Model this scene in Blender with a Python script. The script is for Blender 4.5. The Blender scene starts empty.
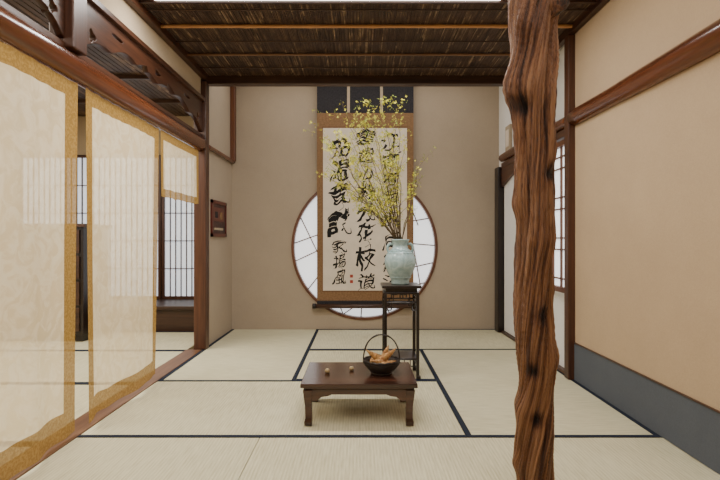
import bpy, bmesh, math, random
from mathutils import Vector, Matrix, noise
random.seed(7)
S=bpy.context.scene
COL=S.collection

# ---------------------------------------------------------------- materials
def newmat(n):
    m=bpy.data.materials.new(n); m.use_nodes=True
    nt=m.node_tree; b=nt.nodes['Principled BSDF']; return m,nt,b
def ramp(nt,fac,cols):
    r=nt.nodes.new('ShaderNodeValToRGB')
    e=r.color_ramp.elements
    while len(e)<len(cols): e.new(0.5)
    for i,(p,c) in enumerate(cols):
        e[i].position=p; e[i].color=(*c,1)
    nt.links.new(fac,r.inputs[0]); return r.outputs[0]
def tex(nt,scale3,kind='noise',scale=5,detail=4,rough=.6,attr=None,dist=0):
    if attr:
        tc=nt.nodes.new('ShaderNodeAttribute'); tc.attribute_name=attr; src=tc.outputs['Vector']
    else:
        tc=nt.nodes.new('ShaderNodeTexCoord'); src=tc.outputs['Object']
    mp=nt.nodes.new('ShaderNodeMapping'); mp.inputs['Scale'].default_value=scale3
    nt.links.new(src,mp.inputs[0])
    t=nt.nodes.new('ShaderNodeTexNoise')
    t.inputs['Scale'].default_value=scale; t.inputs['Detail'].default_value=detail
    t.inputs['Roughness'].default_value=rough; t.inputs['Distortion'].default_value=dist
    nt.links.new(mp.outputs[0],t.inputs[0]); return t.outputs[0]
def bump(nt,b,h,strength=.2,dist=.01):
    n=nt.nodes.new('ShaderNodeBump'); n.inputs['Strength'].default_value=strength
    n.inputs['Distance'].default_value=dist
    nt.links.new(h,n.inputs['Height']); nt.links.new(n.outputs[0],b.inputs['Normal'])
def plain(n,c,rough=.6,spec=.5,metal=0,nscale=30,var=.08,bs=.05):
    m,nt,b=newmat(n)
    t=tex(nt,(1,1,1),scale=nscale)
    c0=tuple(max(0,x*(1-var)) for x in c); c1=tuple(min(1,x*(1+var)) for x in c)
    nt.links.new(ramp(nt,t,[(.3,c0),(.7,c1)]),b.inputs['Base Color'])
    b.inputs['Roughness'].default_value=rough; b.inputs['Metallic'].default_value=metal
    b.inputs['Specular IOR Level'].default_value=spec
    if bs: bump(nt,b,t,bs,.002)
    return m
def wood(n,cd,cl,axis='z',rough=.4,fine=60,spec=.5):
    m,nt,b=newmat(n)
    sc={'x':(.05,1,1),'y':(1,.05,1),'z':(1,1,.05)}[axis]
    t=tex(nt,sc,scale=fine,detail=6,rough=.65)
    t2=tex(nt,sc,scale=fine*.2,detail=3)
    mx=nt.nodes.new('ShaderNodeMath'); mx.operation='ADD'
    nt.links.new(t,mx.inputs[0]); nt.links.new(t2,mx.inputs[1])
    h=nt.nodes.new('ShaderNodeMath'); h.operation='MULTIPLY'; h.inputs[1].default_value=.5
    nt.links.new(mx.outputs[0],h.inputs[0])
    nt.links.new(ramp(nt,h.outputs[0],[(.35,cd),(.65,cl)]),b.inputs['Base Color'])
    b.inputs['Roughness'].default_value=rough; b.inputs['Specular IOR Level'].default_value=spec
    bump(nt,b,t,.15,.003)
    return m
def plaster(n,c,var=.07):
    m,nt,b=newmat(n)
    t=tex(nt,(1,1,1),scale=2.2,detail=6,rough=.7)
    g=tex(nt,(1,1,1),scale=150,detail=4,rough=.7)
    c0=tuple(x*(1-var) for x in c); c1=tuple(min(1,x*(1+var)) for x in c)
    a=nt.nodes.new('ShaderNodeMath'); a.operation='MULTIPLY_ADD'; a.inputs[1].default_value=.5
    nt.links.new(g,a.inputs[0]); 
    h=nt.nodes.new('ShaderNodeMath'); h.operation='MULTIPLY'; h.inputs[1].default_value=.5
    nt.links.new(t,h.inputs[0]); nt.links.new(h.outputs[0],a.inputs[2])
    nt.links.new(ramp(nt,a.outputs[0],[(.35,c0),(.65,c1)]),b.inputs['Base Color'])
    b.inputs['Roughness'].default_value=.95; b.inputs['Specular IOR Level'].default_value=.15
    bump(nt,b,g,.35,.003); return m
def tatami(n,axis):
    m,nt,b=newmat(n)
    tc=nt.nodes.new('ShaderNodeTexCoord')
    w=nt.nodes.new('ShaderNodeTexWave'); w.wave_type='BANDS'
    w.bands_direction='X' if axis=='x' else 'Y'
    w.inputs['Scale'].default_value=22; w.inputs['Distortion'].default_value=.6; w.inputs['Detail'].default_value=2
    nt.links.new(tc.outputs['Object'],w.inputs[0])
    sc=(1,.06,1) if axis=='x' else (.06,1,1)
    t=tex(nt,sc,scale=140,detail=4)
    t3=tex(nt,(1,1,1),scale=1.6,detail=3)
    a=nt.nodes.new('ShaderNodeMath'); a.operation='MULTIPLY_ADD'; a.inputs[1].default_value=.18
    nt.links.new(w.outputs['Fac'],a.inputs[0]); nt.links.new(t,a.inputs[2])
    a2=nt.nodes.new('ShaderNodeMath'); a2.operation='MULTIPLY_ADD'; a2.inputs[1].default_value=.5
    nt.links.new(t3,a2.inputs[0]); nt.links.new(a.outputs[0],a2.inputs[2])
    nt.links.new(ramp(nt,a2.outputs[0],[(.55,(.47,.43,.275)),(1.0,(.66,.62,.44))]),b.inputs['Base Color'])
    b.inputs['Roughness'].default_value=.8; b.inputs['Specular IOR Level'].default_value=.2
    bump(nt,b,a.outputs[0],.3,.002); return m
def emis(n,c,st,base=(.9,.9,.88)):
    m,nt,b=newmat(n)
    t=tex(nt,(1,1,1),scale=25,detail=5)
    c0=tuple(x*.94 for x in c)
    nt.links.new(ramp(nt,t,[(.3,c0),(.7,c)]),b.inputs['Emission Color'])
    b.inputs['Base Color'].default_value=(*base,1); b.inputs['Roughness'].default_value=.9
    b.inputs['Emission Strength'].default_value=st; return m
def cloth(n,c,c2,alpha,pat=False):
    m,nt,b=newmat(n)
    nt.nodes.remove(b); out=nt.nodes['Material Output']
    t=tex(nt,(1,1,1),scale=11 if pat else 90,detail=3,dist=1.5 if pat else 0)
    col=ramp(nt,t,[(.42,c),(.6,c2)])
    d=nt.nodes.new('ShaderNodeBsdfDiffuse'); tr=nt.nodes.new('ShaderNodeBsdfTranslucent')
    tp=nt.nodes.new('ShaderNodeBsdfTransparent')
    nt.links.new(col,d.inputs[0]); nt.links.new(col,tr.inputs[0])
    m1=nt.nodes.new('ShaderNodeMixShader'); m1.inputs[0].default_value=.5
    nt.links.new(d.outputs[0],m1.inputs[1]); nt.links.new(tr.outputs[0],m1.inputs[2])
    m2=nt.nodes.new('ShaderNodeMixShader'); m2.inputs[0].default_value=alpha
    if pat:
        mr=nt.nodes.new('ShaderNodeMapRange'); mr.inputs[1].default_value=.45; mr.inputs[2].default_value=.55
        mr.inputs[3].default_value=alpha+.02; mr.inputs[4].default_value=alpha-.02
        nt.links.new(t,mr.inputs[0]); nt.links.new(mr.outputs[0],m2.inputs[0])
    nt.links.new(m1.outputs[0],m2.inputs[1]); nt.links.new(tp.outputs[0],m2.inputs[2])
    nt.links.new(m2.outputs[0],out.inputs[0]); return m

M={}
M['plaster_back']=plaster('plaster_grey_beige',(.42,.345,.265))
M['plaster_warm']=plaster('plaster_warm_beige',(.50,.37,.245))
M['plaster_left']=plaster('plaster_left',(.52,.41,.28))
M['white']=plaster('plaster_white',(.80,.79,.78),.03)
M['koshi']=plaster('blue_grey_paper',(.10,.112,.135),.1)
M['ceilw']=plaster('ceiling_offwhite',(.75,.71,.64),.03)
M['dwz']=wood('dark_wood_z',(.028,.010,.006),(.105,.038,.018),'z')
M['dwx']=wood('dark_wood_x',(.022,.010,.007),(.075,.034,.019),'x')
M['dwy']=wood('dark_wood_y',(.028,.010,.006),(.10,.038,.018),'y')
M['logy']=wood('polished_log_y',(.045,.013,.006),(.17,.052,.020),'y',.2,40,.6)
M['rwz']=wood('red_wood_z',(.07,.022,.011),(.17,.062,.028),'z',.4)
M['sill']=wood('sill_wood',(.11,.05,.025),(.22,.11,.055),'y',.4)
M['table']=wood('table_rosewood',(.016,.007,.005),(.085,.032,.018),'x',.2,35,.6)
M['blackwood']=wood('black_lacquer_wood',(.006,.004,.004),(.022,.012,.009),'z',.3)
M['bamboo']=wood('bamboo_x',(.38,.17,.06),(.60,.32,.13),'x',.35)
M['bambood']=wood('bamboo_dark_x',(.12,.055,.025),(.22,.11,.055),'x',.4)
M['tx']=tatami('tatami_reed_x','x'); M['ty']=tatami('tatami_reed_y','y')
M['heri']=plain('tatami_border_cloth',(.018,.024,.040),.9,.2)
M['lamp']=emis('lamp_diffuser',(1,.98,.95),9)
M['paper']=emis('glowing_shoji_paper',(.92,.96,1.0),1.15)  # emission stands in for daylight coming through the paper
M['paper2']=emis('glowing_shoji_paper_room',(.74,.85,1.0),.75)  # glow put into the paper itself, nothing lights it from behind
M['curt']=cloth('sheer_linen',(.92,.76,.51),(.96,.84,.63),.27,True)
M['gold']=cloth('gold_brown_gauze',(.32,.19,.055),(.42,.265,.088),.12)
M['scrollp']=plain('washi_paper',(.72,.64,.54),.9,.1,nscale=12,var=.05,bs=0)
M['scrollb']=plain('brocade_ochre',(.225,.13,.066),.8,.2,nscale=60,var=.25)
M['scrolld']=plain('brocade_navy',(.03,.028,.032),.8,.2,nscale=60,var=.3)
M['scrollg']=plain('brocade_trim',(.42,.34,.24),.8,.2)
M['scrolli']=plain('brocade_inner',(.17,.09,.045),.8,.2,nscale=80,var=.25)
M['ink']=plain('sumi_ink',(.014,.014,.015),.8,.2,bs=0)
M['seal']=plain('vermilion_seal',(.36,.06,.04),.8,.2,nscale=200,var=.5,bs=0)
M['basket']=plain('dark_wicker',(.02,.012,.009),.5,.5,nscale=120,var=.5)
M['ball']=plain('tan_clay',(.33,.24,.12),.4)
M['frame_red']=plain('red_lacquer',(.10,.018,.014),.35)
M['pic']=plain('dark_print',(.05,.02,.02),.5,nscale=40,var=.9,bs=0)
M['stem']=plain('twig_bark',(.11,.075,.035),.8)
M['leaf']=plain('forsythia_petal',(.62,.58,.07),.6,nscale=60,var=.25,bs=0)
M['leaf2']=plain('young_leaf',(.30,.37,.06),.6,nscale=60,var=.25,bs=0)
M['brass']=plain('brass',(.5,.33,.12),.35,.5,1.0)

m,nt,b=newmat('bamboo_husk')
t=tex(nt,(1,1,1),scale=28,detail=5)
nt.links.new(ramp(nt,t,[(.3,(.24,.09,.025)),(.55,(.48,.26,.09)),(.75,(.60,.42,.19))]),b.inputs['Base Color'])
b.inputs['Roughness'].default_value=.55; M['shoot']=m
m,nt,b=newmat('celadon_glaze')
t=tex(nt,(1,1,1),scale=16,detail=3,dist=1.5)
nt.links.new(ramp(nt,t,[(.35,(.27,.385,.40)),(.6,(.38,.50,.515))]),b.inputs['Base Color'])
b.inputs['Roughness'].default_value=.14; bump(nt,b,t,.6,.006); M['celadon']=m
# trunk
m,nt,b=newmat('gnarled_wood')
t=tex(nt,(1,1,.6),scale=4.2,detail=9,rough=.70,attr='grain',dist=.5)
g=tex(nt,(1,1,.20),scale=17,detail=7,rough=.78,attr='grain',dist=.3)
ad=nt.nodes.new('ShaderNodeMath'); ad.operation='MULTIPLY_ADD'; ad.inputs[1].default_value=.85
nt.links.new(g,ad.inputs[0]); nt.links.new(t,ad.inputs[2])
at=nt.nodes.new('ShaderNodeAttribute'); at.attribute_name='groove_tone'  # per-vertex tone, darker in the grooves and sunken knots
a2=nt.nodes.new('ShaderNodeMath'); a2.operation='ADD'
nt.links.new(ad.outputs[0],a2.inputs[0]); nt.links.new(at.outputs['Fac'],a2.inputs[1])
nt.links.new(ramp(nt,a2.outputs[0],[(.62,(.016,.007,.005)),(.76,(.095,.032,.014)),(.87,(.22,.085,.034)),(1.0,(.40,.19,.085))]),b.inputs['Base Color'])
b.inputs['Roughness'].default_value=.38; bump(nt,b,ad.outputs[0],1.0,.018); M['trunk']=m
# reeds
m,nt,b=newmat('smoked_reed')
at=nt.nodes.new('ShaderNodeAttribute'); at.attribute_name='tone'
t=tex(nt,(1,.3,1),scale=34,detail=5)
ad=nt.nodes.new('ShaderNodeMath'); ad.operation='MULTIPLY'
nt.links.new(at.outputs['Fac'],ad.inputs[0]); nt.links.new(t,ad.inputs[1])
nt.links.new(ramp(nt,ad.outputs[0],[(.05,(.016,.009,.006)),(.45,(.070,.038,.024)),(.75,(.16,.092,.055)),(.95,(.36,.25,.16))]),b.inputs['Base Color'])
b.inputs['Roughness'].default_value=.5; M['reed']=m

# ---------------------------------------------------------------- builder
class B:
    def __init__(s): s.v=[];s.f=[];s.m=[];s.s=[];s.mats=[]
    def mi(s,k):
        if k not in s.mats: s.mats.append(k)
        return s.mats.index(k)
    def add(s,vs,fs,k,smooth=False):
        o=len(s.v); s.v+= [tuple(v) for v in vs]; i=s.mi(k)
        for f in fs: s.f.append([o+a for a in f]); s.m.append(i); s.s.append(smooth)
    def box(s,x0,x1,y0,y1,z0,z1,k):
        vs=[(x,y,z) for x in(x0,x1) for y in(y0,y1) for z in(z0,z1)]
        s.add(vs,[(0,1,3,2),(4,6,7,5),(0,4,5,1),(2,3,7,6),(0,2,6,4),(1,5,7,3)],k)
    def tube(s,pts,rad,k,seg=10,cap=True,flat=1.0):
        pts=[Vector(p) for p in pts]; n=len(pts)
        if not hasattr(rad,'__len__'): rad=[rad]*n
        vs=[];ref=None
        for i,p in enumerate(pts):
            d=(pts[min(i+1,n-1)]-pts[max(i-1,0)]).normalized()
            if ref is None:
                ref=Vector((0,0,1)) if abs(d.z)<.9 else Vector((1,0,0))
                ref=(ref-d*ref.dot(d)).normalized()
            else:
                r2=ref-d*ref.dot(d)
                ref=r2.normalized() if r2.length>1e-6 else ref
            u=d.cross(ref)
            for j in range(seg):
                a=2*math.pi*j/seg
                vs.append(p+(ref*math.cos(a)+u*math.sin(a)*flat)*rad[i])
        fs=[]
        for i in range(n-1):
            for j in range(seg):
                a=i*seg+j;b2=i*seg+(j+1)%seg
                fs.append((a,b2,b2+seg,a+seg))
        if cap: fs.append(tuple(range(seg-1,-1,-1))); fs.append(tuple((n-1)*seg+j for j in range(seg)))
        s.add(vs,fs,k,True)
    def lathe(s,prof,c,k,seg=48,wob=0):
        vs=[]
        for r,z in prof:
            for j in range(seg):
                a=2*math.pi*j/seg
                vs.append((c[0]+r*math.cos(a),c[1]+r*math.sin(a),c[2]+z))
        fs=[]
        for i in range(len(prof)-1):
            for j in range(seg):
                a=i*seg+j;b2=i*seg+(j+1)%seg
                fs.append((a,b2,b2+seg,a+seg))
        s.add(vs,fs,k,True)
    def obj(s,name,bevel=0,parent=None):
        me=bpy.data.meshes.new(name); me.from_pydata(s.v,[],s.f)
        for k in s.mats: me.materials.append(M[k])
        me.polygons.foreach_set('material_index',s.m); me.polygons.foreach_set('use_smooth',s.s)
        me.update()
        bm=bmesh.new(); bm.from_mesh(me); bmesh.ops.recalc_face_normals(bm,faces=bm.faces); bm.to_mesh(me); bm.free()
        o=bpy.data.objects.new(name,me); COL.objects.link(o)
        if bevel:
            md=o.modifiers.new('bevel','BEVEL'); md.width=bevel; md.segments=2; md.limit_method='ANGLE'; md.angle_limit=math.radians(50)
        if parent: o.parent=parent
        return o
def box(name,x0,x1,y0,y1,z0,z1,k,bevel=0):
    b=B(); b.box(x0,x1,y0,y1,z0,z1,k); return b.obj(name,bevel)
def empty(name):
    e=bpy.data.objects.new(name,None); COL.objects.link(e); return e
def plate(name,outer,holes,depth,k,mat4,bevel=0,parent=None):
    cu=bpy.data.curves.new(name,'CURVE'); cu.dimensions='2D'; cu.fill_mode='BOTH'
    cu.extrude=depth/2; cu.bevel_depth=bevel; cu.bevel_resolution=1
    for ring in [outer]+holes:
        sp=cu.splines.new('POLY'); sp.points.add(len(ring)-1)
        for i,(x,y) in enumerate(ring): sp.points[i].co=(x,y,0,1)
        sp.use_cyclic_u=True
    t=bpy.data.objects.new('tmp',cu); COL.objects.link(t)
    dg=bpy.context.evaluated_depsgraph_get()
    me=bpy.data.meshes.new_from_object(t.evaluated_get(dg))
    bpy.data.objects.remove(t); me.transform(mat4)
    me.materials.clear(); me.materials.append(M[k])
    o=bpy.data.objects.new(name,me); COL.objects.link(o)
    if parent: o.parent=parent
    return o
def circ(cx,cy,r,n=96,rev=False):
    p=[(cx+r*math.cos(2*math.pi*i/n),cy+r*math.sin(2*math.pi*i/n)) for i in range(n)]
    return p[::-1] if rev else p
XZ=Matrix.Rotation(math.pi/2,4,'X')
def atY(y): return Matrix.Translation((0,y,0))@XZ

XL,XR,YB=-1.30,1.39,4.87
# ---------------------------------------------------------------- floor
box('floor',-4.2,1.6,-2.2,6.0,-.12,-.03,'sill')
def mat_(x0,x1,y0,y1,long,name='tatami_mat',back=False):
    b=B(); g=.0015
    x0+=g;x1-=g;y0+=g;y1-=g
    b.box(x0,x1,y0,y1,-.03,0,'tx' if long in 'xn' else 'ty')
    h=.026
    if long=='x':
        b.box(x0,x1,y0,y0+h,-.01,.0022,'heri'); b.box(x0,x1,y1-h,y1,-.01,.0022,'heri')
    elif long=='y':
        b.box(x0,x0+h,y0,y1,-.01,.0022,'heri'); b.box(x1-h,x1,y0,y1,-.01,.0022,'heri')
        if back: b.box(x0+h,x1-h,y0,y0+h,-.01,.0022,'heri')
    return b.obj(name)
a,c_=-.415,.49
mat_(XL,a,3.10,YB,'y'); mat_(a,XR,3.96,YB,'x'); mat_(a,c_,3.10,3.96,'x'); mat_(c_,XR,2.20,3.96,'y',back=True); mat_(XL,c_,2.20,3.10,'x')
mat_(XL,-.46,1.30,2.20,'n'); mat_(-.46,XR,1.30,2.20,'n')
mat_(XL,.5,.4,1.3,'x'); mat_(.5,XR,.4,1.3,'x'); mat_(XL,.5,-.5,.4,'x'); mat_(.5,XR,-.5,.4,'x'); mat_(XL,XR,-2.0,-.5,'x')
mat_(-3.8,-1.43,3.93,4.74,'x'); mat_(-3.8,-1.43,3.03,3.93,'x'); mat_(-3.8,-1.43,2.13,3.03,'x'); mat_(-3.8,-1.43,.5,2.13,'x'); mat_(-3.8,-1.43,-.5,.5,'x')

# ---------------------------------------------------------------- walls
WC=(.046,.835); WR=.735
plate('wall_back',[(-1.4,-.03),(1.5,-.03),(1.5,2.6),(-1.4,2.6)],[circ(*WC,WR,rev=True)],.06,'plaster_back',atY(YB+.03))
box('wall_left',-1.40,XL,4.051,YB,-.03,2.6,'plaster_back')
box('wall_left_upper',-1.38,XL-.01,-2.0,3.95,2.07,2.6,'plaster_left')
box('wall_left_front',-1.38,XL-.01,-2.0,.75,-.03,2.07,'plaster_left')
box('wall_right',XR,1.5,-2.0,3.12,-.03,2.6,'plaster_warm')
box('wall_right_alcove',1.41,1.5,3.12,YB,-.03,2.6,'white')
box('wall_front',-1.4,1.5,-2.1,-2.0,-.03,2.6,'plaster_warm')
box('baseboard_right',XR-.006,XR,-2.0,3.10,0.003,.24,'koshi')
box('trim_baseboard_top',XR-.010,XR,-2.0,3.10,.24,.245,'dwy')
box('ceiling_front',-1.4,1.5,-2.1,2.55,2.50,2.6,'ceilw')
box('ceiling_alcove',-1.4,1.5,4.0,YB+.06,2.6,2.65,'ceilw')
b=B(); x=XL+.005; tones=[]
while x<XR-.01:
    w=random.uniform(.006,.011)
    zz=2.285+random.uniform(-.003,.003)
    ys=[2.56]; 
    while ys[-1]<4.0: ys.append(min(4.06,ys[-1]+random.uniform(.12,.5)))
    for y0_,y1_ in zip(ys,ys[1:]):
        n0=len(b.v); dz=random.uniform(-.0015,.0015)
        b.tube([(x+w/2+random.uniform(-.0015,.0015),y0_,zz+dz),(x+w/2+random.uniform(-.0015,.0015),y1_,zz+dz)],w*.5,'reed',seg=5,cap=False)
        tones+= [random.choice([.5,.7,.8,.9,1.0,1.1,1.2,1.6])]*(len(b.v)-n0)
    x+=w*1.02
n0=len(b.v); b.box(-1.38,1.48,2.555,4.08,2.30,2.31,'reed'); tones+=[.1]*(len(b.v)-n0)
o=b.obj('ceiling'); 
at=o.data.attributes.new('tone','FLOAT','POINT')
at.data.foreach_set('value',tones)
def pole(name,y,r,k,z=2.272):
    b=B(); pts=[];rad=[]
    n=60
    for i in range(n+1):
        xx=XL+.0+(XR-XL)*i/n
        pts.append((xx,y,z-r*.3)); rad.append(r*(1.18 if i%9==4 else 1.0))
    b.tube(pts,rad,k,seg=12); return b.obj(name)
pole('trim_ceiling_bamboo',3.06,.011,'bamboo'); pole('trim_ceiling_bamboo',3.53,.009,'bambood')
pole('trim_ceiling_bamboo',3.30,.004,'dwx'); pole('trim_ceiling_bamboo',3.80,.005,'dwx'); pole('trim_ceiling_bamboo',2.85,.004,'dwx')
box('trim_ceiling_edge',XL-.01,XL+.035,2.56,4.0,2.235,2.285,'dwy',.004)
box('trim_ceiling_edge',XR-.04,XR+.0,2.56,4.0,2.235,2.285,'dwy',.004)
box('trim_ceiling_front',XL,XR,2.745,2.765,2.266,2.30,'dwx')
box('beam_lintel',-1.36,XR,4.02,4.10,2.215,2.29,'dwx',.006)
box('wall_above_lintel',-1.36,XR,4.03,4.09,2.29,2.6,'plaster_back')
b=B(); b.box(-1.17,.80,2.60,2.735,2.272,2.282,'lamp'); b.box(-1.19,.82,2.585,2.742,2.278,2.33,'ceilw'); b.obj('ceiling_light_fixture')
box('wall_ceiling_step',-1.38,1.48,2.55,2.56,2.30,2.52,'ceilw')

# ---------------------------------------------------------------- posts & rails
b=B(); b.box(-1.37,-1.27,3.952,4.048,0.003,2.215,'dwz'); b.obj('post_left',.006)
b=B(); b.box(-1.30,-1.255,4.80,4.869,1.70,2.59,'rwz'); b.obj('post_corner_left',.004)
box('post_left_upper',-1.37,-1.26,2.11,2.22,1.755,2.50,'dwz',.006)
def log(name,x,y0,y1,z,r,k='logy',wob=.006,ph=0):
    b=B(); pts=[];rad=[]; n=60
    for i in range(n+1):
        y=y0+(y1-y0)*i/n
        pts.append((x+wob*.4*math.sin(y*2.1+ph),y,z+wob*math.sin(y*1.4+ph)))
        rad.append(r*(1+.05*math.sin(y*3.1+ph)+.03*noise.noise(Vector((0,y*4,ph)))))
    b.tube(pts,rad,k,seg=24); return b.obj(name)
log('rail_log_left',-1.315,.0,3.95,1.695,.056)
log('rail_log_left_alcove',-1.28,4.05,4.865,1.69,.018,ph=1)
log('rail_log_right',1.385,-1.8,3.098,1.695,.056,ph=2)
log('rail_log_right_alcove',1.385,3.167,4.66,1.695,.040,ph=2)
box('trim_kamoi_left',-1.38,-1.30,.75,3.95,1.752,1.78,'dwy',.003)
box('trim_upper_left',-1.385,-1.275,.75,3.95,2.045,2.075,'dwy',.003)
box('trim_threshold',-1.43,-1.30,.76,3.945,-.03,.006,'sill',.002)
b=B(); b.box(1.345,1.42,3.10,3.165,0.003,2.235,'dwz'); b.obj('post_right',.005)
b=B(); b.box(1.345,1.41,4.68,4.80,0.003,1.62,'blackwood'); b.obj('post_alcove_right',.005)

def ranma(name,y0,y1):
    zt=2.045; L=y1-y0; out=[]
    N=120
    for i in range(N+1):
        t=i/N
        e=abs(2*t-1)
        base=.105+.14*e**2.2
        cusp=.030*abs(math.sin(t*math.pi*6.0))
        step=.03 if (abs(t-.5)<.09) else 0
        out.append((y0+L*t, zt-base+cusp-step))
    outer=[(y0,zt)]+out+[(y1,zt)]
    holes=[]
    def blob(cy,cz,ry,rz,lobes):
        p=[]
        for i in range(40):
            a=-2*math.pi*i/40
            r=1+.25*math.cos(lobes*a)
            p.append((cy+ry*r*math.cos(a),cz+rz*r*math.sin(a)))
        return p
    for t,ry,rz,l,dz in [(.06,.03,.03,3,.15),(.2,.05,.016,2,.06),(.5,.045,.018,3,.07),(.8,.05,.016,2,.06),(.94,.03,.03,3,.15)]:
        holes.append(blob(y0+L*t,zt-dz,ry,rz,l))
    mt=Matrix(((0,0,1,-1.315),(1,0,0,0),(0,1,0,0),(0,0,0,1)))
    return plate(name,outer,holes,.028,'dwy',mt,.003)
ranma('carved_transom',2.225,3.945); ranma('carved_transom',.80,2.105)

# ---------------------------------------------------------------- curtains
def curtain(name,y0,y1,z0,z1,xoff=0,ins=(.08,.08,.08,.08),amp=.010,ph=0):
    b=B(); ny=90;nz=44; L=y1-y0
    def X(y,z):
        k=(z1-z)/(z1-z0)
        return -1.312+xoff+amp*(.25+k)*math.sin(y*11+ph)+amp*.5*k*math.sin(y*27+z*1.3+ph)+amp*.25*math.sin(y*60+ph)*(1-k)
    def Zb(y): return .006*math.sin(y*9+ph)+.003*math.sin(y*23)
    ys=[y0+L*i/ny for i in range(ny+1)]; zs=[z0+(z1-z0)*i/nz for i in range(nz+1)]
    l,r,bo,to=ins
    ys=sorted(set(ys+[y0+l,y1-r])); zs=sorted(set(zs+[z0+bo,z1-to]))
    vs=[(X(y,z),y,z+abs(Zb(y))*(z1-z)/(z1-z0)) for y in ys for z in zs]; n=len(zs)
    fa=[];fb=[]
    for i in range(len(ys)-1):
        for j in range(n-1):
            cy=(ys[i]+ys[i+1])/2; cz=(zs[j]+zs[j+1])/2
            q=(i*n+j,(i+1)*n+j,(i+1)*n+j+1,i*n+j+1)
            edge=cy<y0+l or cy>y1-r or cz<z0+bo or cz>z1-to
            (fb if edge else fa).append(q)
    b.add(vs,fa,'curt',True)
    for f in fb: b.f.append(list(f)); b.m.append(b.mi('gold')); b.s.append(True)
    return b.obj(name)
curtain('sheer_curtain',1.05,2.23,.012,1.632,.0,ins=(.08,.09,.12,.075),amp=.014)
curtain('sheer_curtain',2.285,3.13,.03,1.632,.0,ins=(.07,.05,.10,.075),ph=2,amp=.014)
curtain('sheer_curtain',3.16,3.90,1.19,1.632,.0,ins=(.04,.06,.055,.06),amp=.004,ph=4)

# ---------------------------------------------------------------- adjacent room
box('wall_adjacent_left',-3.9,-3.8,-.6,5.5,-.03,2.4,'plaster_left')
box('wall_adjacent_back',-3.8,-1.40,5.36,5.45,-.03,2.4,'plaster_left')
box('wall_adjacent_front',-3.8,-1.38,-.6,-.5,-.03,2.4,'plaster_left')
box('wall_adjacent_side',-1.40,-1.33,4.88,5.36,-.03,2.4,'plaster_left')
b=B(); tones=[]
x=-3.79
while x<-1.41:
    w=.045; n0=len(b.v); b.box(x,x+w*.86,-.5,5.35,2.285,2.30,'reed'); tones+=[random.uniform(.4,1.4)]*(len(b.v)-n0); x+=w
n0=len(b.v); b.box(-3.8,-1.40,-.5,5.36,2.30,2.33,'reed'); tones+=[.2]*(len(b.v)-n0)
o=b.obj('ceiling_adjacent'); at=o.data.attributes.new('tone','FLOAT','POINT'); at.data.foreach_set('value',tones)
b=B()
for y in [1.2,1.9,2.6,3.3,4.0,4.7]: b.box(-3.79,-1.41,y,y+.03,2.25,2.285,'dwx')
b.obj('trim_ceiling_battens')
b=B(); b.box(-3.79,-1.41,4.75,5.33,.215,.25,'dwx'); b.box(-3.79,-1.41,4.79,5.33,-.03,.215,'dwx'); b.obj('raised_wooden_platform',.004)
def shoji(name,x0,x1,y,z0,z1,nv,nh,pk='paper2',kw='dwz',fr=.03):
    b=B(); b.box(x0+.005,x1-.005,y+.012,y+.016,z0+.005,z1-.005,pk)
    b.box(x0,x0+fr,y-.012,y+.02,z0,z1,kw); b.box(x1-fr,x1,y-.012,y+.02,z0,z1,kw)
    b.box(x0+fr,x1-fr,y-.012,y+.02,z0,z0+fr,kw); b.box(x0+fr,x1-fr,y-.012,y+.02,z1-fr,z1,kw)
    for i in range(1,nv): 
        x=x0+fr+(x1-x0-2*fr)*i/nv; b.box(x-.004,x+.004,y-.004,y+.012,z0+fr,z1-fr,kw)
    for i in range(1,nh):
        z=z0+fr+(z1-z0-2*fr)*i/nh; b.box(x0+fr,x1-fr,y-.003,y+.012,z-.004,z+.004,kw)
    return b.obj(name)
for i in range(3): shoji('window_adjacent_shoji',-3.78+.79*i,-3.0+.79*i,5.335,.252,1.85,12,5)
b=B()
for k in range(2):
    y0=1.2+1.5*k; y1=y0+1.2
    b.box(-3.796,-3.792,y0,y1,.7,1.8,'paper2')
    for i in range(7):
        y=y0+(y1-y0)*i/6; b.box(-3.79,-3.775,y-.008,y+.008,.7,1.8,'dwz')
    for i in range(6):
        z=.7+1.1*i/5; b.box(-3.79,-3.775,y0,y1,z-.008,z+.008,'dwy')
b.obj('window_side_shoji')
b=B(); b.box(-3.35,-2.45,4.25,4.68,.06,1.02,'blackwood'); b.box(-3.38,-2.42,4.22,4.70,1.02,1.05,'dwx')
for sx in(-3.33,-2.53): b.box(sx,sx+.06,4.27,4.66,0.003,.06,'blackwood')
for r in range(4):
    for c in range(2):
        x0=-3.32+.43*c; z0=.10+.23*r
        b.box(x0,x0+.41,4.235,4.25,z0,z0+.205,'dwx')
        b.tube([(x0+.15,4.235,z0+.11),(x0+.16,4.215,z0+.10),(x0+.25,4.215,z0+.10),(x0+.26,4.235,z0+.11)],.005,'brass',6)
b.obj('tansu_chest',.003)

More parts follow.
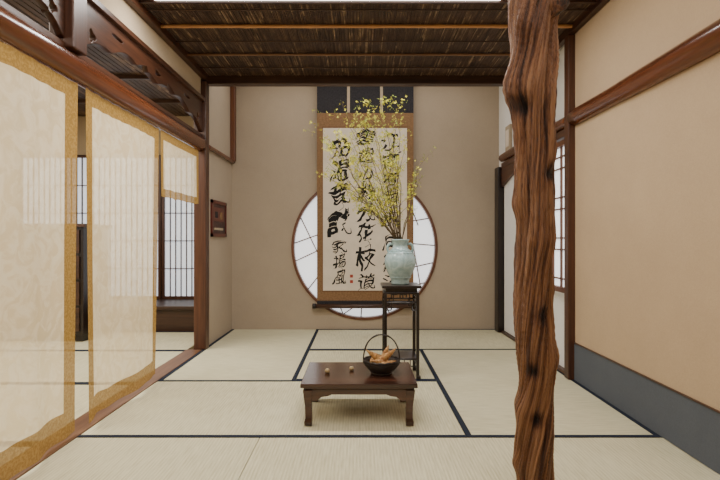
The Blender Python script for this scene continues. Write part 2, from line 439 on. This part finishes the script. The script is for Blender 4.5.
# ---------------------------------------------------------------- round window
b=B()
N=96
def ringsec(r0,r1,y0,y1,k):
    vs=[];fs=[]
    for i in range(N):
        a=2*math.pi*i/N; c,s=math.cos(a),math.sin(a)
        for (r,y) in((r0,y0),(r1,y0),(r1,y1),(r0,y1)): vs.append((WC[0]+r*c,y,WC[1]+r*s))
    for i in range(N):
        for j in range(4):
            fs.append((i*4+j,i*4+(j+1)%4,((i+1)%N)*4+(j+1)%4,((i+1)%N)*4+j))
    b.add(vs,fs,k,False)
ringsec(WR-.020,WR+.006,YB-.012,YB+.07,'rwz')
vs=[(WC[0],YB+.065,WC[1])]+[(WC[0]+(WR-.01)*math.cos(2*math.pi*i/N),YB+.065,WC[1]+(WR-.01)*math.sin(2*math.pi*i/N)) for i in range(N)]
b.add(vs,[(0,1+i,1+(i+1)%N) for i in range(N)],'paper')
segs=[((-1,.05),(-.62,.18)),((-.9,.42),(-.62,-.15)),((-.97,-.2),(-.5,.02)),((-.62,.78),(-.45,.1)),((-.8,-.6),(-.52,-.25)),((-.62,-.15),(-.3,-.95)),
((-.5,.02),(-.1,.3)),((-.45,.5),(.1,.98)),((-.3,-.95),(.2,-.6)),((-.52,-.4),(.3,-.35)),((.1,.98),(.3,.3)),((.3,.3),(.9,.4)),((.62,.05),(1,.02)),
((.55,.83),(.75,.3)),((.62,.35),(.72,-.2)),((.6,-.3),(.97,-.22)),((.72,-.2),(.8,-.6)),((.3,-.35),(.62,-.1)),((.45,-.6),(.86,-.5)),((.2,-.6),(.35,-.93)),((.2,-.6),(.6,-.35)),((-.1,.3),(.3,.3)),((0,-.35),(-.05,-1))]
for (p,q) in segs:
    def cl(v):
        l=math.hypot(*v); m_=.985
        return (v[0]*m_/l,v[1]*m_/l) if l>m_ else v
    p=cl(p);q=cl(q)
    b.tube([(WC[0]+p[0]*WR,YB+.052,WC[1]+p[1]*WR),(WC[0]+q[0]*WR,YB+.052,WC[1]+q[1]*WR)],.0055,'bambood',seg=4)
b.obj('window_round')

# ---------------------------------------------------------------- hanging scroll
sc=empty('hanging_scroll')
Y0=4.80
b=B()
b.box(-.43,.535,Y0,Y0+.003,.30,2.176,'scrollb')
b.box(-.43,.535,Y0,Y0+.003,2.176,2.56,'scrolld')
b.box(-.43,.535,Y0,Y0+.003,.235,.30,'scrolld')
b.box(-.378,.478,Y0-.001,Y0+.0,.385,2.04,'scrolli')
b.box(-.37,.47,Y0-.002,Y0-.001,.40,2.025,'scrollp')
b.box(-.10,-.070,Y0-.003,Y0-.002,.53,.56,'seal'); b.box(-.10,-.070,Y0-.003,Y0-.002,.475,.505,'seal')
for x in(-.115,.215): b.box(x-.014,x+.014,Y0-.003,Y0-.001,2.18,2.56,'scrollg')
b.obj('scroll_cloth',0,sc)
b=B(); b.tube([(-.47,Y0-.005,.245),(.575,Y0-.005,.245)],.022,'dwx',16)
b.tube([(-.475,Y0-.005,.245),(-.44,Y0-.005,.245)],.027,'blackwood',16); b.tube([(.545,Y0-.005,.245),(.58,Y0-.005,.245)],.027,'blackwood',16)
b.tube([(-.45,Y0+.0,2.56),(.555,Y0+.0,2.56)],.015,'dwx',12); b.obj('scroll_rollers',0,sc)
def glyph(ch,cx,cz,w,h,rot=0,thick=.02):
    cu=bpy.data.curves.new('g','FONT'); cu.body=ch; cu.size=1; cu.offset=thick; cu.align_x='CENTER'; cu.resolution_u=3
    t=bpy.data.objects.new('g',cu); COL.objects.link(t)
    dg=bpy.context.evaluated_depsgraph_get()
    me=bpy.data.meshes.new_from_object(t.evaluated_get(dg)); bpy.data.objects.remove(t)
    bm=bmesh.new(); bm.from_mesh(me)
    bmesh.ops.triangulate(bm,faces=bm.faces)
    for _ in range(3):
        bmesh.ops.subdivide_edges(bm,edges=[e for e in bm.edges if e.calc_length()>.08],cuts=1)
        bmesh.ops.triangulate(bm,faces=bm.faces)
    if not bm.verts: return ([],[])
    xs=[v.co.x for v in bm.verts]; ys=[v.co.y for v in bm.verts]
    mx,my=(min(xs)+max(xs))/2,(min(ys)+max(ys))/2; sx=max(xs)-min(xs); sy=max(ys)-min(ys)
    V=[];R=random.random()*50
    for v in bm.verts:
        x=(v.co.x-mx)/sx; y=(v.co.y-my)/sy
        n=noise.noise_vector(Vector((x*2.2+R,y*2.2,R)))
        n2=noise.noise_vector(Vector((x*9+R,y*9,R)))
        x+=n.x*.22+n2.x*.03+y*.12; y+=n.y*.22+n2.y*.03+x*.18
        x,y=x*math.cos(rot)-y*math.sin(rot),x*math.sin(rot)+y*math.cos(rot)
        V.append((cx+x*w,Y0-.0026,cz+y*h))
    F=[[v.index for v in f.verts] for f in bm.faces]
    bm.free(); return V,F
b=B()
def brush(pts,ws):
    P=[Vector((p[0],0,p[1])) for p in pts]; n=len(P); fine=[];fw=[]
    for i in range(n-1):
        p0=P[max(i-1,0)];p1=P[i];p2=P[i+1];p3=P[min(i+2,n-1)]
        for k in range(8):
            t=k/8
            fine.append(.5*((2*p1)+(p2-p0)*t+(2*p0-5*p1+4*p2-p3)*t*t+(3*p1-p0-3*p2+p3)*t**3)); fw.append(ws[i]*(1-t)+ws[i+1]*t)
    fine.append(P[-1]); fw.append(ws[-1]); vs=[]
    for i,p in enumerate(fine):
        d=(fine[min(i+1,len(fine)-1)]-fine[max(i-1,0)]).normalized(); s_=Vector((-d.z,0,d.x))
        w=fw[i]*(1+.25*noise.noise(Vector((p.x*40,p.z*40,0))))
        for q in(p+s_*w,p-s_*w): vs.append((q.x,Y0-.003,q.z))
    b.add(vs,[(2*i,2*i+1,2*i+3,2*i+2) for i in range(len(fine)-1)],'ink')
cols=[(-.20,[('船',1.83,.20,.20),('温',1.60,.18,.21),('昔',1.37,.19,.2),('誰',1.08,.22,.26),('家',.84,.13,.12),('揚',.69,.12,.13),('風',.53,.11,.13)]),
      (.06,[('雲',1.93,.18,.16),('起',1.75,.15,.16),('心',1.58,.16,.14),('林',1.38,.18,.18),('分',1.18,.17,.17),('花',.98,.18,.18),('枝',.73,.20,.23),('道',.49,.17,.15)]),
      (.31,[('江',1.89,.18,.18),('南',1.70,.17,.16),('有',1.52,.16,.15),('月',1.34,.13,.16),('水',1.12,.18,.18),('后',.90,.17,.17),('海',.68,.18,.18),('流',.50,.15,.13)])]
for ci,(cx,chs) in enumerate(cols):
    for i,(ch,z,w,h) in enumerate(chs):
        big=(ci==0 and i<4)
        V,F=glyph(ch,cx+random.uniform(-.012,.012),z,w,h,random.uniform(-.12,.05),random.uniform(.015,.028) if big else random.uniform(.004,.02))
        b.add(V,F,'ink')
        u=random.uniform
        if random.random()<.6: brush([(cx-w*.42,z+h*u(.1,.3)),(cx-w*.05,z+h*u(.25,.38)),(cx+w*.42,z+h*u(.28,.42))],[.003,.006,.002])
        if random.random()<.5: brush([(cx+w*u(-.05,.15),z+h*.5),(cx+w*u(-.15,.05),z+h*.05),(cx-w*u(.3,.5),z-h*.45)],[.006,.004,.001])
        if random.random()<.4: brush([(cx+w*.1,z-h*.05),(cx+w*.30,z-h*.38),(cx+w*.5,z-h*.40),(cx+w*.48,z-h*.2)],[.003,.007,.006,.001])
        if i<len(chs)-1 and random.random()<.4:
            z2=chs[i+1][1]+chs[i+1][3]*.45
            brush([(cx+w*.1,z-h*.45),(cx+w*.2,(z-h*.45+z2)/2),(cx-.01,z2)],[.003,.0015,.003])
b.obj('calligraphy',0,sc)

# ---------------------------------------------------------------- plant stand
b=B(); cx,cy=.27,3.225; hw=.115; zt=.61
b.box(cx-hw-.012,cx+hw+.012,cy-hw-.012,cy+hw+.012,zt-.018,zt,'blackwood')
b.box(cx-hw+.012,cx+hw-.012,cy-hw+.012,cy+hw-.012,zt-.045,zt-.018,'blackwood')
b.box(cx-hw,cx+hw,cy-hw,cy+hw,zt-.057,zt-.045,'blackwood')
lw=.020
for sx in(-1,1):
    for sy in(-1,1):
        x=cx+sx*(hw-lw/2); y=cy+sy*(hw-lw/2)
        b.box(x-lw/2,x+lw/2,y-lw/2,y+lw/2,.02,zt-.055,'blackwood')
        b.box(x-lw/2-.004+sx*.004,x+lw/2+.004+sx*.004,y-lw/2-.004+sy*.004,y+lw/2+.004+sy*.004,.003,.025,'blackwood')
def fr(p0,p1,t=.007):
    b.tube([p0,p1],t,'blackwood',4)
for s in(-1,1):
    e=cy+s*(hw-lw/2); f=cx+s*(hw-lw/2)
    i=hw-lw
    for (A) in (lambda u,z:(cx+u,e,z), lambda u,z:(f,cy+u,z)):
        fr(A(-i,.50),A(i,.50)); fr(A(-i*.55,.555),A(-i*.55,.50),.005); fr(A(i*.55,.555),A(i*.55,.50),.005)
        fr(A(-i*.55,.527),A(-i*.1,.527),.005); fr(A(i*.1,.527),A(i*.55,.527),.005); fr(A(-i*.1,.555),A(-i*.1,.527),.005); fr(A(i*.1,.555),A(i*.1,.527),.005)
        fr(A(-i,.45),A(-i*.7,.45),.005); fr(A(-i*.7,.45),A(-i*.7,.50),.005); fr(A(i,.45),A(i*.7,.45),.005); fr(A(i*.7,.45),A(i*.7,.50),.005)
        fr(A(-i,.13),A(i,.13)); fr(A(-i,.085),A(i,.085),.005); 
        for u in(-.6,-.2,.2,.6): fr(A(i*u,.13),A(i*u,.085),.004)
b.box(cx-hw+.01,cx+hw-.01,cy-hw+.01,cy+hw-.01,.128,.138,'blackwood')
b.obj('plant_stand',.002)

# vase
vz=zt+.001
b=B()
prof=[(0,.0),(.060,.0),(.064,.006),(.060,.02),(.066,.04),(.084,.075),(.100,.115),(.106,.145),(.103,.175),(.090,.205),(.068,.226),(.054,.238),(.049,.255),(.050,.272),(.058,.288),(.063,.295),(.061,.300),(.054,.297),(.046,.275),(.044,.25),(.06,.22),(.08,.19),(.0,.12)]
b.lathe(prof,(cx,cy,vz),'celadon',56)
for zz,rr in((.222,.0725),(.206,.090),(.045,.0695)):
    b.tube([(cx+rr*math.cos(t*math.pi/18),cy+rr*math.sin(t*math.pi/18),vz+zz) for t in range(37)],.003,'celadon',6)
for s in(-1,1):
    pts=[(cx+s*.048,cy,vz+.268),(cx+s*.068,cy,vz+.270),(cx+s*.082,cy,vz+.258),(cx+s*.086,cy,vz+.240),(cx+s*.082,cy,vz+.222),(cx+s*.074,cy,vz+.212)]
    b.tube(pts,[.008,.009,.010,.009,.008,.009],'celadon',10)
b.obj('celadon_vase')

# forsythia branches
random.seed(21)
b=B()
def branch(p0,target,r0,depth):
    dv=target-p0; L=dv.length; n=max(5,int(L/.045)); pts=[p0.copy()]
    side=Vector((random.uniform(-1,1),random.uniform(-1,1),random.uniform(-.3,.6)))*L*.06
    j=Vector((0,0,0))
    for i in range(1,n+1):
        t=i/n
        j+=Vector((random.uniform(-.008,.008),random.uniform(-.008,.008),random.uniform(-.006,.006)))
        p=p0+dv*t+side*math.sin(math.pi*t)+j
        if depth==0: p.x=p0.x+dv.x*t**1.1+side.x*math.sin(math.pi*t)+j.x
        pts.append(p)
    rad=[r0*(1-.75*i/n) for i in range(n+1)]
    b.tube(pts,rad,'stem',5)
    for i in range(2,n+1):
        if depth==0 and pts[i].z<vz+.40: continue
        for k in range(random.choice([2,2,3,3])):
            flower(pts[i]+Vector([random.uniform(-.020,.020) for _ in range(3)]))
    if depth<2:
        for i in range(3,n):
            if depth==0 and pts[i].z<vz+.36: continue
            if random.random()<(.52 if depth==0 else .22):
                l2=L*random.uniform(.12,.27)
                d=dv.normalized()*.5+Vector((random.uniform(-1.1,.8),random.uniform(-.7,.7),random.uniform(-.1,.7)))
                tg=pts[i]+d.normalized()*l2
                tg.z=min(tg.z,vz+1.26)
                branch(pts[i],tg,rad[i]*.6,depth+1)
FL=[]
def flower(p):
    nrm=Vector((random.uniform(-1,1),random.uniform(-1.2,.4),random.uniform(-.6,1))).normalized()
    u=nrm.orthogonal().normalized(); v=nrm.cross(u)
    k='leaf' if random.random()<.65 else 'leaf2'
    s=random.uniform(.005,.0095)
    np=4 if k=='leaf' else 2
    a0=random.random()*6
    for j in range(np):
        a=a0+j*2*math.pi/np
        dr=u*math.cos(a)+v*math.sin(a); sd=nrm.cross(dr)
        L=s*(1.3 if k=='leaf' else 2.0)
        FL.append((k,[p,p+dr*L*.5+sd*s*.38+nrm*s*.2,p+dr*L+nrm*s*.5,p+dr*L*.5-sd*s*.38+nrm*s*.2]))
tips=[(-.34,-.05,1.16),(-.25,.08,1.20),(-.44,.10,1.02),(-.13,0,1.22),(-.40,.05,1.22),(-.05,-.08,1.16),(.02,.05,1.08),(.08,0,.96),(-.49,.0,.90),(-.20,-.1,1.08),(.12,-.06,.82),(-.53,.08,.74),(.16,.05,.74),(-.08,.1,1.00),(-.32,-.06,.96),(-.47,-.08,.80),(-.30,.02,.84),(-.15,.04,.88),(-.40,.0,.68),(-.38,.06,1.08),(-.50,-.04,.98),(-.28,-.04,.72)]
for tx,ty,tz in tips:
    st=Vector((cx+random.uniform(-.02,.02),cy+random.uniform(-.02,.02),vz+.20))
    mouth=Vector((cx+max(-.035,min(.035,tx*.09)),cy+max(-.03,min(.03,ty*.2)),vz+.302))
    b.tube([st,mouth],.0040,'stem',5)
    branch(mouth,Vector((cx+tx,cy+ty,vz+tz)),.0038,0)
for k,q in FL: b.add(q,[(0,1,2,3)],k)
b.obj('forsythia_branches')
random.seed(5)

# ---------------------------------------------------------------- low table
b=B(); x0,x1,y0,y1=-.278,.268,2.32,2.72; zt=.212
b.box(x0-.010,x1+.010,y0-.01,y1+.01,zt-.020,zt,'table')
b.box(x0+.012,x1-.012,y0+.012,y1-.012,zt-.034,zt-.020,'table')
for sx,xx in((0,x0+.004),(1,x1-.044)):
    for yy in(y0+.004,y1-.044):
        vs=[]
        cxl=xx+.02; cyl=yy+.02
        sgx=-1 if sx==0 else 1
        sgy=-1 if yy<2.5 else 1
        for i,(o_,z,w) in enumerate([(-.002,.003,.036),(-.002,.022,.038),(-.004,.04,.033),(-.003,.10,.034),(0,.14,.038),(0,zt-.033,.046)]):
            hx=w/2
            ccx=cxl+sgx*o_; ccy=cyl+sgy*o_
            vs+=[(ccx-hx,ccy-hx,z),(ccx+hx,ccy-hx,z),(ccx+hx,ccy+hx,z),(ccx-hx,ccy+hx,z)]
        fs=[(3,2,1,0),(20,21,22,23)]
        for i in range(5):
            for j in range(4): fs.append((i*4+j,i*4+(j+1)%4,i*4+4+(j+1)%4,i*4+4+j))
        b.add(vs,fs,'table')
tab=empty('low_table')
b.obj('top_and_legs',.003,tab)
def apr(L):
    pts=[(-L/2,0),( -L/2,-.055),(-L/2+.03,-.052),(-L/2+.05,-.034),(-L/2+.08,-.030),(-L/2+.10,-.022),(L/2-.10,-.022),(L/2-.08,-.030),(L/2-.05,-.034),(L/2-.03,-.052),(L/2,-.055),(L/2,0)]
    return pts
zc=zt-.034; mxx=(x0+x1)/2
for y in(y0+.018,y1-.018):
    plate('apron',apr(x1-x0-.08),[],.012,'table',Matrix.Translation((mxx,y,zc))@XZ,.001,tab)
R90=Matrix.Rotation(math.pi/2,4,'Z')
for x in(x0+.018,x1-.018):
    plate('apron',apr(y1-y0-.08),[],.012,'table',Matrix.Translation((x,(y0+y1)/2,zc))@R90@XZ,.001,tab)

# basket on the table
b=B(); bx,by,bz=.112,2.50,zt+.001
prof=[(.0,.0),(.050,.0),(.052,.012),(.062,.018),(.078,.035),(.088,.055),(.090,.066)]
b.lathe(prof+[(.084,.066),(.082,.055),(.07,.035),(.05,.022),(0,.02)],(bx,by,bz),'basket',40)
for i in range(13):
    t=i/12; z=.016+.052*t
    r=.058+.034*min(1,math.sin(t*math.pi/2)*1.05)
    pts=[]
    for j in range(73):
        a=2*math.pi*j/72
        rr=r+.0022*math.cos(18*a+(i%2)*math.pi)
        pts.append((bx+rr*math.cos(a),by+rr*math.sin(a),bz+z))
    b.tube(pts,.0025,'basket',5)
b.tube([(bx+.093*math.cos(2*math.pi*j/48),by+.093*math.sin(2*math.pi*j/48),bz+.070+.002*math.sin(j*2)) for j in range(49)],.005,'basket',8)
b.tube([(bx+.052*math.cos(2*math.pi*j/48),by+.052*math.sin(2*math.pi*j/48),bz+.005) for j in range(49)],.005,'basket',8)
for off in(-.004,.004):
    pts=[]
    for j in range(25):
        a=math.pi*j/24
        pts.append((bx+(.098-.004*abs(math.cos(a)))*math.cos(a),by+off+.004*math.sin(j*1.3+off*500),bz+.055+.145*math.sin(a)**.8))
    b.tube(pts,.0036,'basket',7)
b.obj('handled_basket')
b=B()
def husk(p,d,L,r,curve):
    d=Vector(d).normalized(); pts=[];rad=[]
    up=Vector((0,0,1))
    for i in range(12):
        t=i/11
        pts.append(Vector(p)+d*L*t+up*curve*t*t); rad.append(r*(math.sin(math.pi*min(1,(t*.80+.20)))**.9)*(1-.3*t)+.0008)
    b.tube(pts,rad,'shoot',10,True,.6)
    for q in(.3,.55,.75):
        i=int(q*11); b.tube([pts[i]-d*.006,pts[i]+d*.006],[rad[i]*1.12,rad[i]*.98],'shoot',10,True,.6)
hz=bz+.048
husk((bx+.02,by,hz+.01),(-1,-.3,.55),.12,.020,.015)
husk((bx-.03,by-.02,hz+.005),(1,-.1,.62),.125,.020,.02)
husk((bx+.0,by+.02,hz+.01),(.5,.4,.8),.085,.019,.01)
husk((bx+.04,by-.03,hz+.005),(-.9,-.2,.15),.10,.022,.01)
husk((bx-.02,by-.045,hz),(.9,.0,.12),.095,.020,.015)
husk((bx+.01,by-.01,hz+.01),(.1,-.5,.5),.07,.02,.0)
husk((bx-.055,by+.01,hz),(.3,.9,.3),.07,.018,.01)
b.obj('dried_bamboo_shoots')
def nut(x,y,r):
    b=B(); b.lathe([(0,0),(r*.6,.0),(r*.95,r*.45),(r,r*.9),(r*.8,r*1.4),(r*.4,r*1.75),(.001,r*1.9)],(x,y,zt+.0008),'ball',20)
    b.tube([(x,y,zt+r*1.8),(x+.002,y,zt+r*2.3)],.0015,'basket',5); return b.obj('ceramic_chestnut')
nut(-.17,2.50,.014); nut(-.045,2.55,.013)

# ---------------------------------------------------------------- gnarled post
b=B(); NZ=460; NA=120; vs=[];gr=[];ht=[]
def lerp(tab,z):
    for (a,va),(c,vc) in zip(tab,tab[1:]):
        if z<=c:
            t=(z-a)/(c-a); t=t*t*(3-2*t); return va+(vc-va)*t
    return tab[-1][1]
knots=[(1.40,math.radians(190),.13,.016),(1.34,math.radians(222),.050,-.026),(.35,math.radians(190),.06,.014),(.52,math.radians(-10),.07,.014),(1.68,math.radians(-15),.09,.018),(.16,math.radians(180),.05,.012),(.9,math.radians(-95),.09,.012),(1.60,math.radians(-120),.07,.014),(.66,math.radians(-70),.045,-.014),(1.12,math.radians(-50),.04,-.014),(.32,math.radians(-100),.035,-.014),(1.02,math.radians(170),.06,.008),(.75,math.radians(5),.05,.010),(.48,math.radians(-120),.03,-.010)]
for i in range(NZ+1):
    z=2.497*i/NZ
    cx_=lerp([(0,.592),(.1,.590),(.22,.584),(.32,.583),(.45,.586),(.58,.578),(.72,.578),(.95,.588),(1.1,.582),(1.2,.583),(1.42,.569),(1.55,.574),(1.7,.571),(2.5,.56)],z)
    R=lerp([(0,.062),(.1,.055),(.25,.057),(.4,.054),(.62,.060),(.85,.056),(1.1,.058),(1.26,.062),(1.42,.074),(1.55,.070),(1.7,.074),(2.5,.076)],z)
    for j in range(NA):
        th=2*math.pi*j/NA
        tw=th-2.6*z-.6*math.sin(z*3)
        c,s=math.cos(tw),math.sin(tw)
        g1=math.sin(3*tw+.8+.9*math.sin(z*2.6)); g2=math.sin(5*tw+1.3*math.sin(z*4.2)+1)
        rope=abs(math.sin(3*tw+.7*math.sin(z*5.1)+.7*noise.noise(Vector((c,s,z*3)))))
        rope2=abs(math.sin(7*tw+1.1*math.sin(z*7.3)+1.5*noise.noise(Vector((c*2,s*2,z*5)))))
        n1=noise.noise(Vector((c*1.6,s*1.6,z*2.2)))
        n2=noise.noise(Vector((c*5,s*5,z*5)))
        n3=noise.noise(Vector((c*13,s*13,z*12)))
        n4=1-abs(noise.noise(Vector((c*9,s*9,z*1.8+7))))*2
        d=.06*g1+.04*g2+.13*(rope**.5-.8)+.05*(rope2**.6-.7)+.12*n1+.15*n2+.09*n3-.22*max(0,n4-.75)
        r=R*(1+d); hk=0
        for kz,ka,kw_,kh in knots:
            da=(th-ka+math.pi)%(2*math.pi)-math.pi
            d2=((z-kz)/kw_)**2+(da*R/kw_*1.1)**2
            e=math.exp(-d2*2.5); r+=kh*e
            if kh<0: hk-=.34*e
        vs.append((cx_+r*math.cos(th),1.60+r*math.sin(th),z+.001))
        gr.append((c*1.2,s*1.2,z*.9))
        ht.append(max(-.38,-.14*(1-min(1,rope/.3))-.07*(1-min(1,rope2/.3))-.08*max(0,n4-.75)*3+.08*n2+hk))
fs=[]
for i in range(NZ):
    for j in range(NA):
        a_=i*NA+j;b_=i*NA+(j+1)%NA; fs.append((a_,b_,b_+NA,a_+NA))
fs.append(tuple(range(NA-1,-1,-1))); fs.append(tuple(NZ*NA+j for j in range(NA)))
b.add(vs,fs,'trunk',True)
n0=len(b.v)
b.tube([(.60,1.58,1.65),(.635,1.56,1.668),(.655,1.55,1.678),(.667,1.545,1.684)],[.036,.030,.027,.018],'trunk',16)
for v in b.v[n0:]:
    gr.append((v[0]*8,v[1]*8,v[2]*4)); ht.append(-.3 if (v[0]>.645) else -.05)
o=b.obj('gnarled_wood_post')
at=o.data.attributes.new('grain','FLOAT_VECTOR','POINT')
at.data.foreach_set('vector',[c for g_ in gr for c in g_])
at=o.data.attributes.new('groove_tone','FLOAT','POINT'); at.data.foreach_set('value',ht)

# ---------------------------------------------------------------- right wall fittings
b=B(); X=1.395
ya,yb,za,zb=3.17,3.86,.55,1.58
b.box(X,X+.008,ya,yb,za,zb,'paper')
for (u0,u1,v0,v1) in((ya,ya+.03,za,zb),(yb-.03,yb,za,zb),(ya,yb,za,za+.035),(ya,yb,zb-.035,zb)):
    b.box(X-.03,X+.004,u0,u1,v0,v1,'rwz')
for i in range(1,5):
    y=ya+(yb-ya)*i/5; 
    b.box(X-.014,X,y-.006,y+.006,za,zb,'rwz')
for z in(.64,.84,.92,1.12,1.20,1.40,1.48): b.box(X-.012,X,ya,yb,z-.005,z+.005,'rwz')
b.obj('window_lattice')
b=B(); b.box(1.37,1.408,3.17,4.66,1.60,1.65,'dwy'); b.obj('trim_header_right',.003)
pts=[(3.90,1.60),(4.66,1.60),(4.66,1.42)]+[(4.66-.76*t,1.42+.13*math.sin(t*math.pi/2)) for t in [i/12 for i in range(1,13)]]
mt=Matrix(((0,0,1,1.385),(1,0,0,0),(0,1,0,0),(0,0,0,1)))
plate('trim_arched_header',pts,[],.02,'dwy',mt)
b=B(); b.box(1.398,1.408,3.92,4.65,.03,1.59,'white'); b.box(1.385,1.408,3.87,3.92,0.003,1.60,'dwz'); b.obj('door_white_panel')
box('trim_sill_right',1.375,1.408,3.165,4.66,0.003,.025,'dwy')
b=B(); b.box(1.385,1.408,4.44,4.58,1.74,1.98,'scrollg'); b.box(1.380,1.386,4.465,4.555,1.78,1.94,'scrollp'); b.obj('wall_plaque',.003)
b=B(); ya,yb,za,zb=4.17,4.62,.935,1.26
b.box(XL+.001,XL+.010,ya+.02,yb-.02,za+.02,zb-.02,'pic')
for (u0,u1,v0,v1) in((ya,ya+.03,za,zb),(yb-.03,yb,za,zb),(ya,yb,za,za+.03),(ya,yb,zb-.03,zb)):
    b.box(XL+.001,XL+.018,u0,u1,v0,v1,'frame_red')
b.box(XL+.010,XL+.011,ya+.06,yb-.06,za+.14,zb-.06,'frame_red'); b.box(XL+.011,XL+.012,yb-.2,yb-.12,za+.16,zb-.10,'scrollb')
b.box(XL+.011,XL+.012,ya+.10,ya+.18,za+.17,zb-.10,'scrolld')
b.box(XL+.010,XL+.011,ya+.08,yb-.10,za+.06,za+.08,'scrollg')
b.obj('framed_print')

# ---------------------------------------------------------------- lights
def area(name,loc,sx,sy,e,col=(1,.96,.90),rot=(0,0,0)):
    l=bpy.data.lights.new(name,'AREA'); l.shape='RECTANGLE'; l.size=sx; l.size_y=sy; l.energy=e; l.color=col
    o=bpy.data.objects.new(name,l); COL.objects.link(o); o.location=loc; o.rotation_euler=rot; return o
area('unseen_fill_front',(0,.6,2.48),2.0,2.6,57)  # unseen lamp without a fixture, added to fill the front of the room
area('ceiling_light_area_mid',(-.18,2.66,2.262),1.9,.12,27)
area('alcove_fill_added',(0,4.35,2.58),2.2,.35,11,(1,.97,.93))  # unseen lamp added behind the lintel to brighten the scroll
area('curtain_backlight_added',(-2.6,2.6,2.24),1.6,2.6,105,(1,.92,.77))  # unseen lamp added next door so the curtains look lit from behind
w=bpy.data.worlds.new('World'); S.world=w; w.use_nodes=True
w.node_tree.nodes['Background'].inputs[0].default_value=(.8,.9,1,1); w.node_tree.nodes['Background'].inputs[1].default_value=.5

# ---------------------------------------------------------------- camera
cam=bpy.data.cameras.new('camera'); cam.lens=24; cam.sensor_width=36; cam.clip_start=.02
co=bpy.data.objects.new('camera',cam); COL.objects.link(co); co.location=(0,0,.906); co.rotation_euler=(math.radians(90),0,0)
S.camera=co
